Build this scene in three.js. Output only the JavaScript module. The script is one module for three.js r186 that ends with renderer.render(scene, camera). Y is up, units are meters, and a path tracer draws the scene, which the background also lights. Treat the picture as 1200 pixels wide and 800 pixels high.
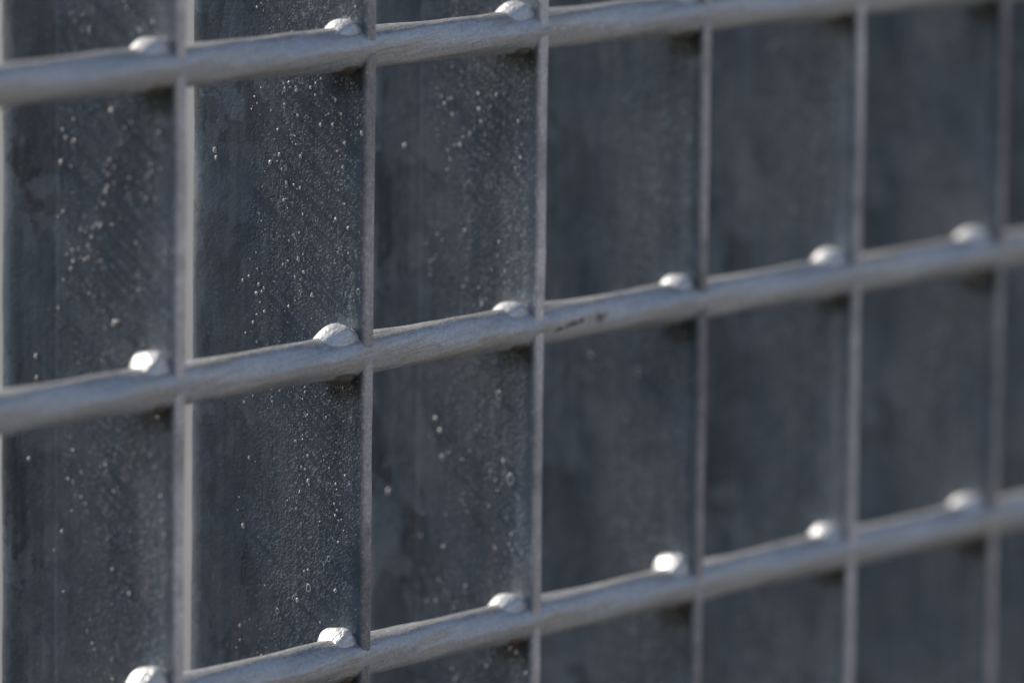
import * as THREE from 'three';
import { mergeGeometries } from 'three/addons/utils/BufferGeometryUtils.js';

// ---------------------------------------------------------------- camera, sky, sun, exposure
const MM = 0.001, BASE = 0.2095;                     // BASE: height of the middle cross rod above the ground
const scene = new THREE.Scene();
const camera = new THREE.PerspectiveCamera(2 * Math.atan(400 / 7370) * 180 / Math.PI, 1024 / 682, 0.02, 400);
camera.rotation.set(-0.140452, -0.900797, 0.011829, 'YXZ');
camera.position.set(-0.617199, 0.109289 + BASE, 0.484180);
camera.focus = 0.771;
camera.userData.fStop = 12.5;

const sunDir = new THREE.Vector3(-0.016, 0.58, -0.81).normalize();
{                                                    // a thinly hazy blue sky, whiter towards the horizon and round the sun
  const W = 512, H = 256, d = new Float32Array(W * H * 4), v = new THREE.Vector3();
  for (let y = 0; y < H; y++) for (let x = 0; x < W; x++) {
    const el = ((y + 0.5) / H - 0.5) * Math.PI, az = ((x + 0.5) / W - 0.5) * 2 * Math.PI;
    v.set(Math.cos(el) * Math.cos(az), Math.sin(el), Math.cos(el) * Math.sin(az));
    const up = Math.max(0, Math.sin(el)), h = Math.pow(1 - up, 2.2), c = Math.max(0, v.dot(sunDir));
    const halo = 0.25 * Math.pow(c, 4) + 0.9 * Math.pow(c, 40);
    const k = (y * W + x) * 4;
    d[k] = 0.14 + 0.25 * h + halo; d[k + 1] = 0.215 + 0.22 * h + halo * 0.98; d[k + 2] = 0.37 + 0.13 * h + halo * 0.93; d[k + 3] = 1;
  }
  const tex = new THREE.DataTexture(d, W, H, THREE.RGBAFormat, THREE.FloatType);
  tex.mapping = THREE.EquirectangularReflectionMapping; tex.magFilter = tex.minFilter = THREE.LinearFilter; tex.wrapS = THREE.RepeatWrapping; tex.needsUpdate = true;
  scene.background = scene.environment = tex;
}

const sun = new THREE.DirectionalLight(new THREE.Color(1, 0.95, 0.87), 5);
sun.position.copy(sunDir).multiplyScalar(3).add(new THREE.Vector3(0, BASE, 0));
sun.target.position.set(0, BASE, 0);
sun.castShadow = true;
sun.shadow.mapSize.set(4096, 4096);
Object.assign(sun.shadow.camera, { left: -0.5, right: 0.5, top: 0.5, bottom: -0.5, near: 0.5, far: 6 });
scene.add(sun, sun.target);

const renderer = new THREE.WebGLRenderer({ antialias: true });
renderer.setSize(1024, 682);
renderer.toneMapping = THREE.LinearToneMapping;
renderer.toneMappingExposure = 1.26;
renderer.shadowMap.enabled = true;

// ---------------------------------------------------------------- helpers
function rng(seed) {
  let s = seed >>> 0;
  return () => { s = (s + 0x6D2B79F5) | 0; let t = Math.imul(s ^ (s >>> 15), 1 | s); t = (t + Math.imul(t ^ (t >>> 7), 61 | t)) ^ t; return ((t ^ (t >>> 14)) >>> 0) / 4294967296; };
}
const sstep = (a, b, x) => { const t = Math.min(1, Math.max(0, (x - a) / (b - a))); return t * t * (3 - 2 * t); };
// one octave of tiling value noise (-1..1), px by py lattice cells over the sheet
function octave(W, H, px, py, seed) {
  const r = rng(seed), g = new Float32Array(px * py), out = new Float32Array(W * H);
  for (let i = 0; i < g.length; i++) g[i] = r() * 2 - 1;
  for (let y = 0; y < H; y++) {
    const fy = y / H * py, y0 = Math.floor(fy) % py, y1 = (y0 + 1) % py; let ty = fy - Math.floor(fy); ty = ty * ty * (3 - 2 * ty);
    for (let x = 0; x < W; x++) {
      const fx = x / W * px, xi = Math.floor(fx), x0 = xi % px, x1 = (x0 + 1) % px; let tx = fx - xi; tx = tx * tx * (3 - 2 * tx);
      const a = g[y0 * px + x0], b = g[y0 * px + x1], c = g[y1 * px + x0], d = g[y1 * px + x1];
      out[y * W + x] = (a + (b - a) * tx) * (1 - ty) + (c + (d - c) * tx) * ty;
    }
  }
  return out;
}
function fractal(W, H, px, py, n, seed, gain = 0.5) {
  const out = new Float32Array(W * H); let a = 1, sum = 0;
  for (let k = 0; k < n; k++) {
    const o = octave(W, H, px << k, py << k, seed + 17 * k);
    for (let i = 0; i < out.length; i++) out[i] += a * o[i];
    sum += a; a *= gain;
  }
  for (let i = 0; i < out.length; i++) out[i] /= sum;
  return out;
}
// tiling Voronoi sheet: value per cell (0..1), the angular crystal patches of hot-dip zinc
function spangle(W, H, px, py, seed, warp) {
  const r = rng(seed), cx = [], cy = [], cv = [], out = new Float32Array(W * H);
  for (let i = 0; i < px * py; i++) { cx.push(r()); cy.push(r()); cv.push(r()); }
  for (let y = 0; y < H; y++) for (let x = 0; x < W; x++) {
    const w = warp ? warp[y * W + x] : 0;
    const fx = x / W * px + w * 0.5, fy = y / H * py + w * 0.7, ix = Math.floor(fx), iy = Math.floor(fy);
    let best = 9, v = 0;
    for (let j = -1; j <= 1; j++) for (let i = -1; i <= 1; i++) {
      const k = ((iy + j + py * 4) % py) * px + ((ix + i + px * 4) % px);
      const dx = ix + i + cx[k] - fx, dy = iy + j + cy[k] - fy, d = dx * dx + dy * dy;
      if (d < best) { best = d; v = cv[k]; }
    }
    out[y * W + x] = v;
  }
  return out;
}
function texture(W, H, fill, srgb) {
  const d = new Uint8Array(W * H * 4);
  for (let y = 0; y < H; y++) for (let x = 0; x < W; x++) {
    const i = y * W + x, c = fill(x / W, y / H, i);
    const q = typeof c === 'number' ? [c, c, c] : c;
    for (let k = 0; k < 3; k++) {
      let v = Math.min(1, Math.max(0, q[k]));
      if (srgb) v = v <= 0.0031308 ? 12.92 * v : 1.055 * Math.pow(v, 1 / 2.4) - 0.055;
      d[i * 4 + k] = Math.round(v * 255);
    }
    d[i * 4 + 3] = 255;
  }
  const t = new THREE.DataTexture(d, W, H, THREE.RGBAFormat);
  if (srgb) t.colorSpace = THREE.SRGBColorSpace;
  t.wrapS = t.wrapT = THREE.RepeatWrapping;
  t.magFilter = THREE.LinearFilter; t.minFilter = THREE.LinearMipmapLinearFilter; t.generateMipmaps = true; t.anisotropy = 8;
  t.needsUpdate = true;
  return t;
}
const shadowed = (m) => { m.castShadow = m.receiveShadow = true; return m; };
const counts = {};
const numbered = (n) => { const k = (counts[n] = (counts[n] ?? -1) + 1); return k ? `${n}_${String(k).padStart(3, '0')}` : n; };

// ---------------------------------------------------------------- dimensions (mm)
const PITCH = 34.3, ROD_PITCH = 37.545, DEPTH = 28.7, HALF = 0.86, PERIM = 56;
const ROD_Z = -2.75, ROD_A = 2.44;
const BAR0 = -3, BAR1 = 9;                           // bar 1 .. 6 stand in view
const shift = { 1: 0, 2: 0.28, 3: -0.22, 4: -0.15, 5: 0.1, 6: 0.2 };
const barX = (n) => (n - 3) * PITCH + 0.12 + (shift[n] ?? 0);
const BOTTOM = -BASE / MM + 1, TOP = 200;

// ---------------------------------------------------------------- zinc materials
function zincSheet(seed, seam, wear) {
  const W = 1024, H = 2048;                          // 56 mm round the bar, 112 mm along it
  const low = fractal(W, H, 6, 8, 3, seed), mid = fractal(W, H, 28, 44, 3, seed + 3);
  const peb = fractal(W, H, 190, 300, 2, seed + 5, 0.7), fine = fractal(W, H, 400, 700, 1, seed + 9);
  const streak = fractal(W, H, 64, 5, 4, seed + 11, 0.6), sp = spangle(W, H, 9, 11, seed + 13, mid);
  const sp2 = spangle(W, H, 18, 20, seed + 15, mid);
  const dust = fractal(W, H, 170, 240, 2, seed + 21);
  const rough = (u, i) => { const d = Math.min(u, 1 - u) * PERIM + low[i] * 4 + streak[i] * 3; return 0.22 + 0.78 * (1 - sstep(12, 18, d)); };
  const bump = texture(W, H, (u, v, i) => {
    const m = rough(u, i);
    return 0.5 + m * (0.20 * peb[i] + 0.13 * fine[i]) + 0.16 * mid[i] + 0.22 * low[i] + 0.05 * m * streak[i];
  });
  const map = texture(W, H, (u, v, i) => {
    const m = rough(u, i);
    const dd = Math.min(u, 1 - u) * PERIM, front = 1 + 1.6 * (1 - sstep(0.6, 1.4, dd)) * (1 + 0.35 * mid[i] + 0.25 * low[i] + 0.25 * fine[i]);  // front edge lightened in the colour for the light falling on it from ahead
    const line = Math.exp(-(((dd - seam) / 0.18) ** 2)), sheenBand = wear * sstep(7, 2, dd - 1.5 * streak[i]);  // soft sheen behind the front edge painted as a lighter band
    let k = 0.136 * front * (1 + 0.25 * line + sheenBand - (seam < 30 ? 0.2 * sstep(0, 0.5, dd - seam) : 0) + 0.5 * (sp[i] - 0.5) * (1.2 - m) + 0.35 * (sp2[i] - 0.5) * (1.2 - m) + 0.28 * low[i] + 0.26 * streak[i] + 0.14 * mid[i] + 0.22 * m * peb[i]);
    k += 0.16 * m * sstep(0.42, 0.62, dust[i] + 0.25 * low[i]);
    const warm = 0.5 + 1.5 * low[i] + 0.8 * streak[i] + 0.6 * (sp2[i] - 0.5) + 0.5 * sheenBand, edge = 1 - sstep(0.6, 1.4, dd);
    if (edge > 0.5) return [k * 1.03, k * 0.93, k * 0.86];  // edge tint carries the warm light from in front
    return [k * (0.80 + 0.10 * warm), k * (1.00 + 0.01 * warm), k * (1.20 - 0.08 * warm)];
  }, true);
  const roughness = texture(W, H, (u, v, i) => 0.50 + 0.10 * (sp[i] - 0.5) + 0.08 * rough(u, i) + 0.1 * mid[i]);
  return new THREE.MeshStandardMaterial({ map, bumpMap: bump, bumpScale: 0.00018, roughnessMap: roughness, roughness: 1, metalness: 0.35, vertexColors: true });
}
const barZinc = [zincSheet(101, 40, 0.12), zincSheet(707, 18.7, 0.62)];

function rodZinc(seed, chips) {
  const W = 2048, H = 256;                           // 137.2 mm along the rod (four pitches), 16 mm round it
  const low = fractal(W, H, 24, 4, 3, seed), mid = fractal(W, H, 130, 16, 3, seed + 3), fine = fractal(W, H, 420, 60, 2, seed + 5);
  const drag = fractal(W, H, 14, 34, 4, seed + 7, 0.7);
  const bump = texture(W, H, (u, v, i) => 0.5 + 0.14 * mid[i] + 0.14 * fine[i] + 0.22 * drag[i]);
  const map = texture(W, H, (u, v, i) => {
    let k = 0.49 * (1 + 0.16 * low[i] + 0.07 * mid[i] + 0.14 * drag[i] + 0.17 * fine[i]);
    const grime = sstep(0.0, 0.45, drag[i] + 0.5 * low[i]);
    let c = [k * (1.0 - 0.16 * grime), k * (0.99 - 0.22 * grime), k * (0.98 - 0.30 * grime)];
    for (const [cu, cv, ru, rv] of chips) {
      let dv = Math.abs(v - cv); dv = Math.min(dv, 1 - dv);
      const q = Math.hypot((u - cu) / ru, dv / rv) + 0.9 * mid[i] + 0.5 * fine[i];
      if (q < 1.15) { const a = 0.9 - 0.9 * sstep(0.45, 1.15, q); c = c.map((x, j) => x * (1 - a) + a * [0.10, 0.095, 0.10][j]); }
    }
    return c;
  }, true);
  const roughness = texture(W, H, (u, v, i) => 0.33 + 0.10 * drag[i] + 0.08 * mid[i]);
  return new THREE.MeshStandardMaterial({ map, bumpMap: bump, bumpScale: 0.0002, roughnessMap: roughness, roughness: 1, metalness: 0.46 });
}
const rodMat = rodZinc(311, []);
const chippedRodMat = rodZinc(353, [[0.029, 0.025, 0.008, 0.03], [0.045, 0.02, 0.007, 0.022], [0.060, 0.018, 0.008, 0.028], [0.089, 0.0, 0.010, 0.032]]);   // dark chips just right of the third bar in view
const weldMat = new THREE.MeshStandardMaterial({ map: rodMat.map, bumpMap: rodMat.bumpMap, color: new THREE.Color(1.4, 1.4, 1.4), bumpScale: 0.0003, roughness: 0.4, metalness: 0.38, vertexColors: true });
const speckMat = new THREE.MeshStandardMaterial({ color: new THREE.Color(0.5, 0.49, 0.46), roughness: 0.45, metalness: 0.15 });

// ---------------------------------------------------------------- ground
{
  const W = 512, H = 512, a = fractal(W, H, 6, 6, 4, 41), b = fractal(W, H, 90, 90, 2, 43);
  const map = texture(W, H, (u, v, i) => { const k = 0.135 * (1 + 0.25 * a[i] + 0.35 * b[i]); return [k * 1.06, k, k * 0.92]; }, true);
  map.repeat.set(400, 400);
  const g = shadowed(new THREE.Mesh(new THREE.PlaneGeometry(300, 300), new THREE.MeshStandardMaterial({ map, roughness: 0.95 })));
  g.rotation.x = -Math.PI / 2; g.name = 'ground'; g.userData = { kind: 'structure' };
  scene.add(g);
}

// ---------------------------------------------------------------- the grating
const grating = new THREE.Group();
grating.name = 'steel_grating';
grating.userData = { label: 'upright galvanised grey steel grating of deep flat bars welded to twisted cross rods', category: 'grating' };
grating.position.set(0, BASE, 0);
scene.add(grating);

// outline of a bar seen from above: [x, z] in mm, starting at the middle of the front edge and running down the left face
function barOutline() {
  const pts = [], side = [];
  const r = 0.45, thick = (d) => HALF - 0.03 + 0.035 * Math.exp(-(((d - 1.9) / 1.1) ** 2)) + 0.05 * Math.exp(-(((d - DEPTH + 1.4) / 0.8) ** 2));
  for (let i = 0; i <= 6; i++) { const a = i / 6 * Math.PI / 2; side.push([-(HALF - 0.03 - r + r * Math.sin(a)), -(r - r * Math.cos(a))]); }
  for (const d of [0.8, 1.0, 1.3, 1.6, 1.9, 2.3, 2.8, 3.5, 5, 7, 9, 11, 13, 15, 17, 19, 21, 23, 24, 25, 25.2, 25.7, 26.2]) side.push([-thick(d), -d]);
  const t1 = thick(26.2), r1 = DEPTH - 26.2;
  for (let i = 1; i <= 9; i++) { const a = i / 9 * Math.PI / 2; side.push([-(t1 - 0.82 + 0.82 * Math.cos(a)), -(26.2 + r1 * Math.sin(a))]); }
  pts.push([0, 0.04], ...side, [0, -DEPTH - 0.03]);
  for (let i = side.length - 1; i >= 0; i--) pts.push([-side[i][0], side[i][1]]);
  pts.push([0, 0.04]);
  return pts;
}
const OUT = barOutline();
function barGeometry(seed, vOff) {
  const r = rng(seed), ph = Array.from({ length: 12 }, () => r() * 6.283);
  const ys = [], col = []; for (let y = BOTTOM; y < -75; y += 6) ys.push(y); for (let y = -75; y < 75; y += 0.6) ys.push(y); for (let y = 75; y < TOP; y += 6) ys.push(y); ys.push(TOP);
  const n = OUT.length, pos = [], uv = [], idx = [];
  const arc = [0]; for (let i = 1; i < n; i++) arc.push(arc[i - 1] + Math.hypot(OUT[i][0] - OUT[i - 1][0], OUT[i][1] - OUT[i - 1][1]));
  const L = arc[n - 1];
  for (const y of ys) {
    const bow = 0.05 * Math.sin(y / 31 + ph[0]) + 0.03 * Math.sin(y / 13 + ph[1]);
    for (let i = 0; i < n; i++) {
      const [x, z] = OUT[i], edge = Math.exp(z / 1.2);
      const w1 = 0.035 * Math.sin(y / 2.7 + ph[2]) + 0.03 * Math.sin(y / 1.3 + ph[3]) + 0.05 * Math.sin(y / 6.1 + ph[4]);
      const w2 = 0.03 * Math.sin(y / 2.1 + ph[5]) + 0.045 * Math.sin(y / 5.3 + ph[6]);
      const w3 = 0.05 * Math.sin(y / 4.1 + ph[7]) + 0.03 * Math.sin(y / 1.7 + ph[8]);
      const zb = Math.exp((-DEPTH - z) / 1.2);
      pos.push((x * (1 + edge * (x < 0 ? w1 : w2) * 1.2) + bow + 0.04 * Math.sin(y / 9 + z / 4 + ph[9])) * MM, y * MM, (z + edge * w3 * 0.5 + zb * w3) * MM);
      uv.push(arc[i] / L, y / 112 + vOff);
      const below = -(y - Math.round(y / ROD_PITCH) * ROD_PITCH), d = -z;                // shade painted in under each joint, with brown run-off washed down from it
      const jointShade = sstep(1.2, 2.6, below) * (1 - sstep(3.9 + 0.7 * Math.sin(y + ph[10]), 6.3, below)) * sstep(0.5, 1.2, d) * (1 - sstep(4.2, 7, d));
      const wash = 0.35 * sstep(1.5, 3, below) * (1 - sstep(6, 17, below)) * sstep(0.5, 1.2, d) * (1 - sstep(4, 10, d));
      const s = Math.min(1, 0.82 * jointShade + wash);
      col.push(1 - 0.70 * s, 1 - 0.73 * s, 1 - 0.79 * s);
    }
  }
  for (let j = 0; j < ys.length - 1; j++) for (let i = 0; i < n - 1; i++) {
    const a = j * n + i, b = a + 1, c = a + n, d = c + 1;
    idx.push(a, c, b, b, c, d);
  }
  for (const [row, up] of [[0, false], [ys.length - 1, true]]) {   // close both ends
    const c = pos.length / 3; pos.push(0, ys[row] * MM, -DEPTH / 2 * MM); col.push(1, 1, 1); uv.push(0.5, ys[row] / 112);
    for (let i = 0; i < n - 1; i++) { const a = row * n + i; up ? idx.push(a, c, a + 1) : idx.push(a, a + 1, c); }
  }
  const g = new THREE.BufferGeometry();
  g.setAttribute('position', new THREE.Float32BufferAttribute(pos, 3));
  g.setAttribute('uv', new THREE.Float32BufferAttribute(uv, 2));
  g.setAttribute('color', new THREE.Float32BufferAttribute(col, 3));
  g.setIndex(idx); g.computeVertexNormals();
  const nm = g.attributes.normal;                                   // the seam down the front edge is smooth
  for (let j = 0; j < ys.length; j++) { const a = j * n, b = a + n - 1, v = new THREE.Vector3(nm.getX(a) + nm.getX(b), nm.getY(a) + nm.getY(b), nm.getZ(a) + nm.getZ(b)).normalize(); nm.setXYZ(a, v.x, v.y, v.z); nm.setXYZ(b, v.x, v.y, v.z); }
  return g;
}
// raised zinc specks on the left faces: [height, depth, radius] in mm, the conspicuous ones first, then loose vertical trails of small ones
const marked = {
  1: [[25.3, 18.5, 0.3], [28, 16.4, 0.3], [22.3, 11.3, 0.3], [18.2, 12.2, 0.28], [6.9, 9.9, 0.3], [1.6, 22.5, 0.32], [-1, 22.4, 0.28], [32, 10.4, 0.35], [20.8, 11.6, 0.28], [11.1, 6.1, 0.25], [34.5, 4.2, 0.32], [-10.9, 23.6, 0.3]],
  2: [[32, 13.2, 0.2], [31.9, 11.3, 0.24], [30, 13.2, 0.22], [28.8, 11.1, 0.2], [23.5, 24.5, 0.3], [22.6, 24.3, 0.24], [26.8, 14.3, 0.2], [23.8, 14, 0.2], [22.7, 15.5, 0.24], [27.9, 7.4, 0.22], [28.1, 5.5, 0.22], [-23, 19.5, 0.32], [-31.2, 10.6, 0.28], [-29.3, 4.5, 0.28], [6.9, 8.6, 0.26], [27.4, 0.9, 0.26], [-14.3, 18.6, 0.2]],
  3: [[22.4, 12.8, 0.25], [26.2, 14.1, 0.25], [21.6, 21.9, 0.26], [-17.8, 15.2, 0.34], [-14.5, 15.6, 0.3], [-23.2, 24, 0.34], [-13, 16.4, 0.26], [-17.3, 5.2, 0.3], [-29.4, 14.8, 0.26]],
};
const rims = { 2: [[-29.5, 8.8, 0.36], [-33, 13.8, 0.26], [32, 11.4, 0.25], [-25.5, 5.6, 0.26], [8, 1.2, 0.26], [-31, 11.2, 0.2]], 3: [[-9, 6, 0.4], [-19.5, 4, 0.5]] };
const SPECK = new THREE.SphereGeometry(1, 9, 6);
function specks(n) {
  const r = rng(900 + n * 13), list = [...(marked[n] ?? [])];
  const many = n >= 1 && n <= 3 ? 88 : 7;
  for (let k = 0; k < many; k++) {                                  // a trail: specks loosely one above the other
    let y = -62 + 124 * r(), d = 1.5 + 17 * Math.pow(r(), 0.8); const m = 2 + Math.floor(r() * 8);
    for (let j = 0; j < m; j++) { list.push([y, d, 0.055 + 0.17 * Math.pow(r(), 2.5)]); y -= 0.25 + 2.2 * r() * r(); d += (r() - 0.5) * 2.2; }
  }
  for (let k = 0; k < many * 9; k++) list.push([-62 + 124 * r(), 0.9 + 17 * r(), 0.04 + 0.07 * r() * r()]);
  const out = [];
  for (const [y, d, q] of list) {
    if (d < 0.8 || d > 25) continue;
    const g = SPECK.clone(), P = g.attributes.position, f = 1.5 + r() * 2, p0 = r() * 6.283;
    for (let i = 0; i < P.count; i++) { const v = 1 + 0.28 * Math.sin(f * P.getY(i) * 2 + p0) * Math.cos(f * P.getZ(i) + p0); P.setXYZ(i, P.getX(i) * v, P.getY(i) * v, P.getZ(i) * v); }
    g.computeVertexNormals(); g.scale(q * 0.62, q * (0.9 + 0.5 * r()), q * (0.85 + 0.3 * r()));
    g.rotateX((r() - 0.5) * 0.8); g.translate(-HALF + 0.04, y, -d); g.scale(MM, MM, MM); out.push(g);
  }
  for (const [y, d, q] of rims[n] ?? []) {                          // burst blisters: only the raised rim is left
    const g = new THREE.TorusGeometry(q, q * 0.26, 7, 18); g.rotateY(Math.PI / 2); g.scale(0.8, 1.25, 0.9);
    g.translate(-HALF, y, -d); g.scale(MM, MM, MM); out.push(g);
  }
  return mergeGeometries(out);
}
for (let n = BAR0; n <= BAR1; n++) {
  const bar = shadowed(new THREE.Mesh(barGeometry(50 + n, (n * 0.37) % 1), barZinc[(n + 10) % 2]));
  bar.name = numbered('bearing_bar');
  bar.position.x = barX(n) * MM;
  grating.add(bar);
  if (n >= 1 && n <= 7) {
    const s = shadowed(new THREE.Mesh(specks(n), speckMat));
    s.name = numbered('zinc_specks'); s.userData.kind = 'stuff';
    bar.add(s);
  }
}

// twisted square cross rods: a rounded square that turns a quarter from bar to bar
const squareR = (phi) => ROD_A / Math.pow(Math.pow(Math.abs(Math.cos(phi)), 2.6) + Math.pow(Math.abs(Math.sin(phi)), 2.6), 1 / 2.6);
function rodGeometry(k) {
  const r = rng(70 + k), ph = Array.from({ length: 8 }, () => r() * 6.283), near = Math.abs(k) <= 2;
  const seg = near ? 48 : 20, x0 = (BAR0 - 3) * PITCH - 12, x1 = (BAR1 - 3) * PITCH + 12, pos = [], uv = [], idx = [];
  const nx = Math.round((x1 - x0) / (near ? 0.5 : 2));
  for (let j = 0; j <= nx; j++) {
    const x = x0 + (x1 - x0) * j / nx, cell = (x / PITCH) - Math.floor(x / PITCH), near0 = Math.exp(-((Math.min(cell, 1 - cell) * PITCH / 2.6) ** 2));
    const turn = (-0.42 + 1.5708 * x / PITCH + 0.12 * Math.sin(x / 21 + ph[0]));
    const sag = 0.06 * Math.sin(x / 46 + ph[1]) + 0.06 * Math.sin(x / 19 + ph[2]);
    const fat = 1 + 0.025 * Math.exp(-((Math.min(cell, 1 - cell) * PITCH / 5) ** 2));
    for (let i = 0; i <= seg; i++) {
      const a = i / seg * Math.PI * 2, q = squareR(a - turn) * fat * (1 + 0.012 * Math.sin(x / 3.1 + 2 * a + ph[3]) + 0.010 * Math.sin(x / 1.7 + 3 * a + ph[4]));
      const z = Math.min(0.16, ROD_Z + q * Math.cos(a) + near0 * Math.max(0, Math.cos(a)) * (0.34 + 0.07 * Math.sin(x / 2 + ph[5])));   // pressed level with the bars
      pos.push(x * MM, (sag + q * Math.sin(a)) * MM, z * MM);
      uv.push(x / (4 * PITCH) + 0.31 * k, i / seg - turn / (2 * Math.PI));
    }
  }
  const m = seg + 1;
  for (let j = 0; j < nx; j++) for (let i = 0; i < seg; i++) { const a = j * m + i, b = a + 1, c = a + m, d = c + 1; idx.push(a, c, b, b, c, d); }
  for (const [row, x] of [[0, x0], [nx, x1]]) { const c = pos.length / 3; pos.push(x * MM, 0, ROD_Z * MM); uv.push(0, 0); for (let i = 0; i < seg; i++) { const a = row * m + i; row ? idx.push(a, c, a + 1) : idx.push(a, a + 1, c); } }
  const g = new THREE.BufferGeometry();
  g.setAttribute('position', new THREE.Float32BufferAttribute(pos, 3));
  g.setAttribute('uv', new THREE.Float32BufferAttribute(uv, 2));
  g.setIndex(idx); g.computeVertexNormals();
  return g;
}
// weld: the bead of metal squeezed out round the rod on both sides of a bar
function weldGeometry(seed) {
  const r = rng(seed), parts = [];
  for (const side of [-1, 1]) {
    const ph = Array.from({ length: 6 }, () => r() * 6.283), reach = side < 0 ? 4.6 + 1.2 * r() : 1.3, rise = side < 0 ? 1.5 + 0.5 * r() : 1.0;
    const ns = 22, na = 60, pos = [], col = [], uv = [], idx = [];
    for (let j = 0; j <= ns; j++) for (let i = 0; i <= na; i++) {
      const t = j / ns, a = i / na * Math.PI * 2;
      const lump = 1 + 0.10 * Math.sin(a + ph[0]) + 0.06 * Math.sin(2 * a + ph[1] + 1.5 * t) + 0.05 * Math.sin(5 * a + ph[2] + 4 * t) + 0.03 * Math.sin(9 * a + ph[5] - 7 * t);
      const bulge = t < 0.25 ? 0.6 + 0.4 * sstep(0, 0.25, t) : 0.5 + 0.5 * Math.cos(Math.PI * Math.min(1, (t - 0.25) / 0.72));
      const low = Math.sin(a) < 0 ? 1 - 0.45 * Math.sin(a) ** 2 : 1, underShade = sstep(-0.1, -0.5, Math.sin(a) + 0.15 * Math.sin(4 * a + ph[4])) * (1 - sstep(0.6, 1, t));
      col.push(1 - 0.8 * underShade, 1 - 0.83 * underShade, 1 - 0.88 * underShade);  // shade on the underside of the bead painted into its colour
      const q = 2.15 + rise * bulge * lump * low * (0.72 + 0.28 * Math.abs(Math.sin(a)));
      const x = side * (0.8 + reach * t * (1 + 0.12 * Math.sin(a + ph[3])));
      let z = ROD_Z + q * Math.cos(a);
      if (z > -1.7) z = -1.7 + 0.9 * Math.tanh((z + 1.7) / 1.3);
      pos.push(x * MM, q * Math.sin(a) * MM, z * MM);
      uv.push(x / (4 * PITCH) + seed * 0.13, i / na * 1.5);
    }
    const m = na + 1;
    for (let j = 0; j < ns; j++) for (let i = 0; i < na; i++) { const p = j * m + i, b = p + 1, c = p + m, d = c + 1; side > 0 ? idx.push(p, c, b, b, c, d) : idx.push(p, b, c, b, d, c); }
    const g = new THREE.BufferGeometry();
    g.setAttribute('position', new THREE.Float32BufferAttribute(pos, 3));
    g.setAttribute('uv', new THREE.Float32BufferAttribute(uv, 2));
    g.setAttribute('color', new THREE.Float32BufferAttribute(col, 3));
    g.setIndex(idx); g.computeVertexNormals(); parts.push(g);
  }
  return mergeGeometries(parts);
}
const WELDS = [1, 2, 3, 4, 5].map(weldGeometry);
const rw = rng(5);
for (let k = -5; k <= 5; k++) {
  const rod = shadowed(new THREE.Mesh(rodGeometry(k), k === 0 ? chippedRodMat : rodMat));
  rod.name = numbered('cross_rod');
  rod.position.y = -k * ROD_PITCH * MM;
  grating.add(rod);
  for (let n = BAR0; n <= BAR1; n++) {
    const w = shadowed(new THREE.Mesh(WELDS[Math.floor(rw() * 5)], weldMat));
    w.name = numbered('weld');
    w.position.x = barX(n) * MM; w.scale.y = 0.95 + 0.15 * rw(); w.scale.x = 0.85 + 0.35 * rw();
    rod.add(w);
  }
}
renderer.render(scene, camera);
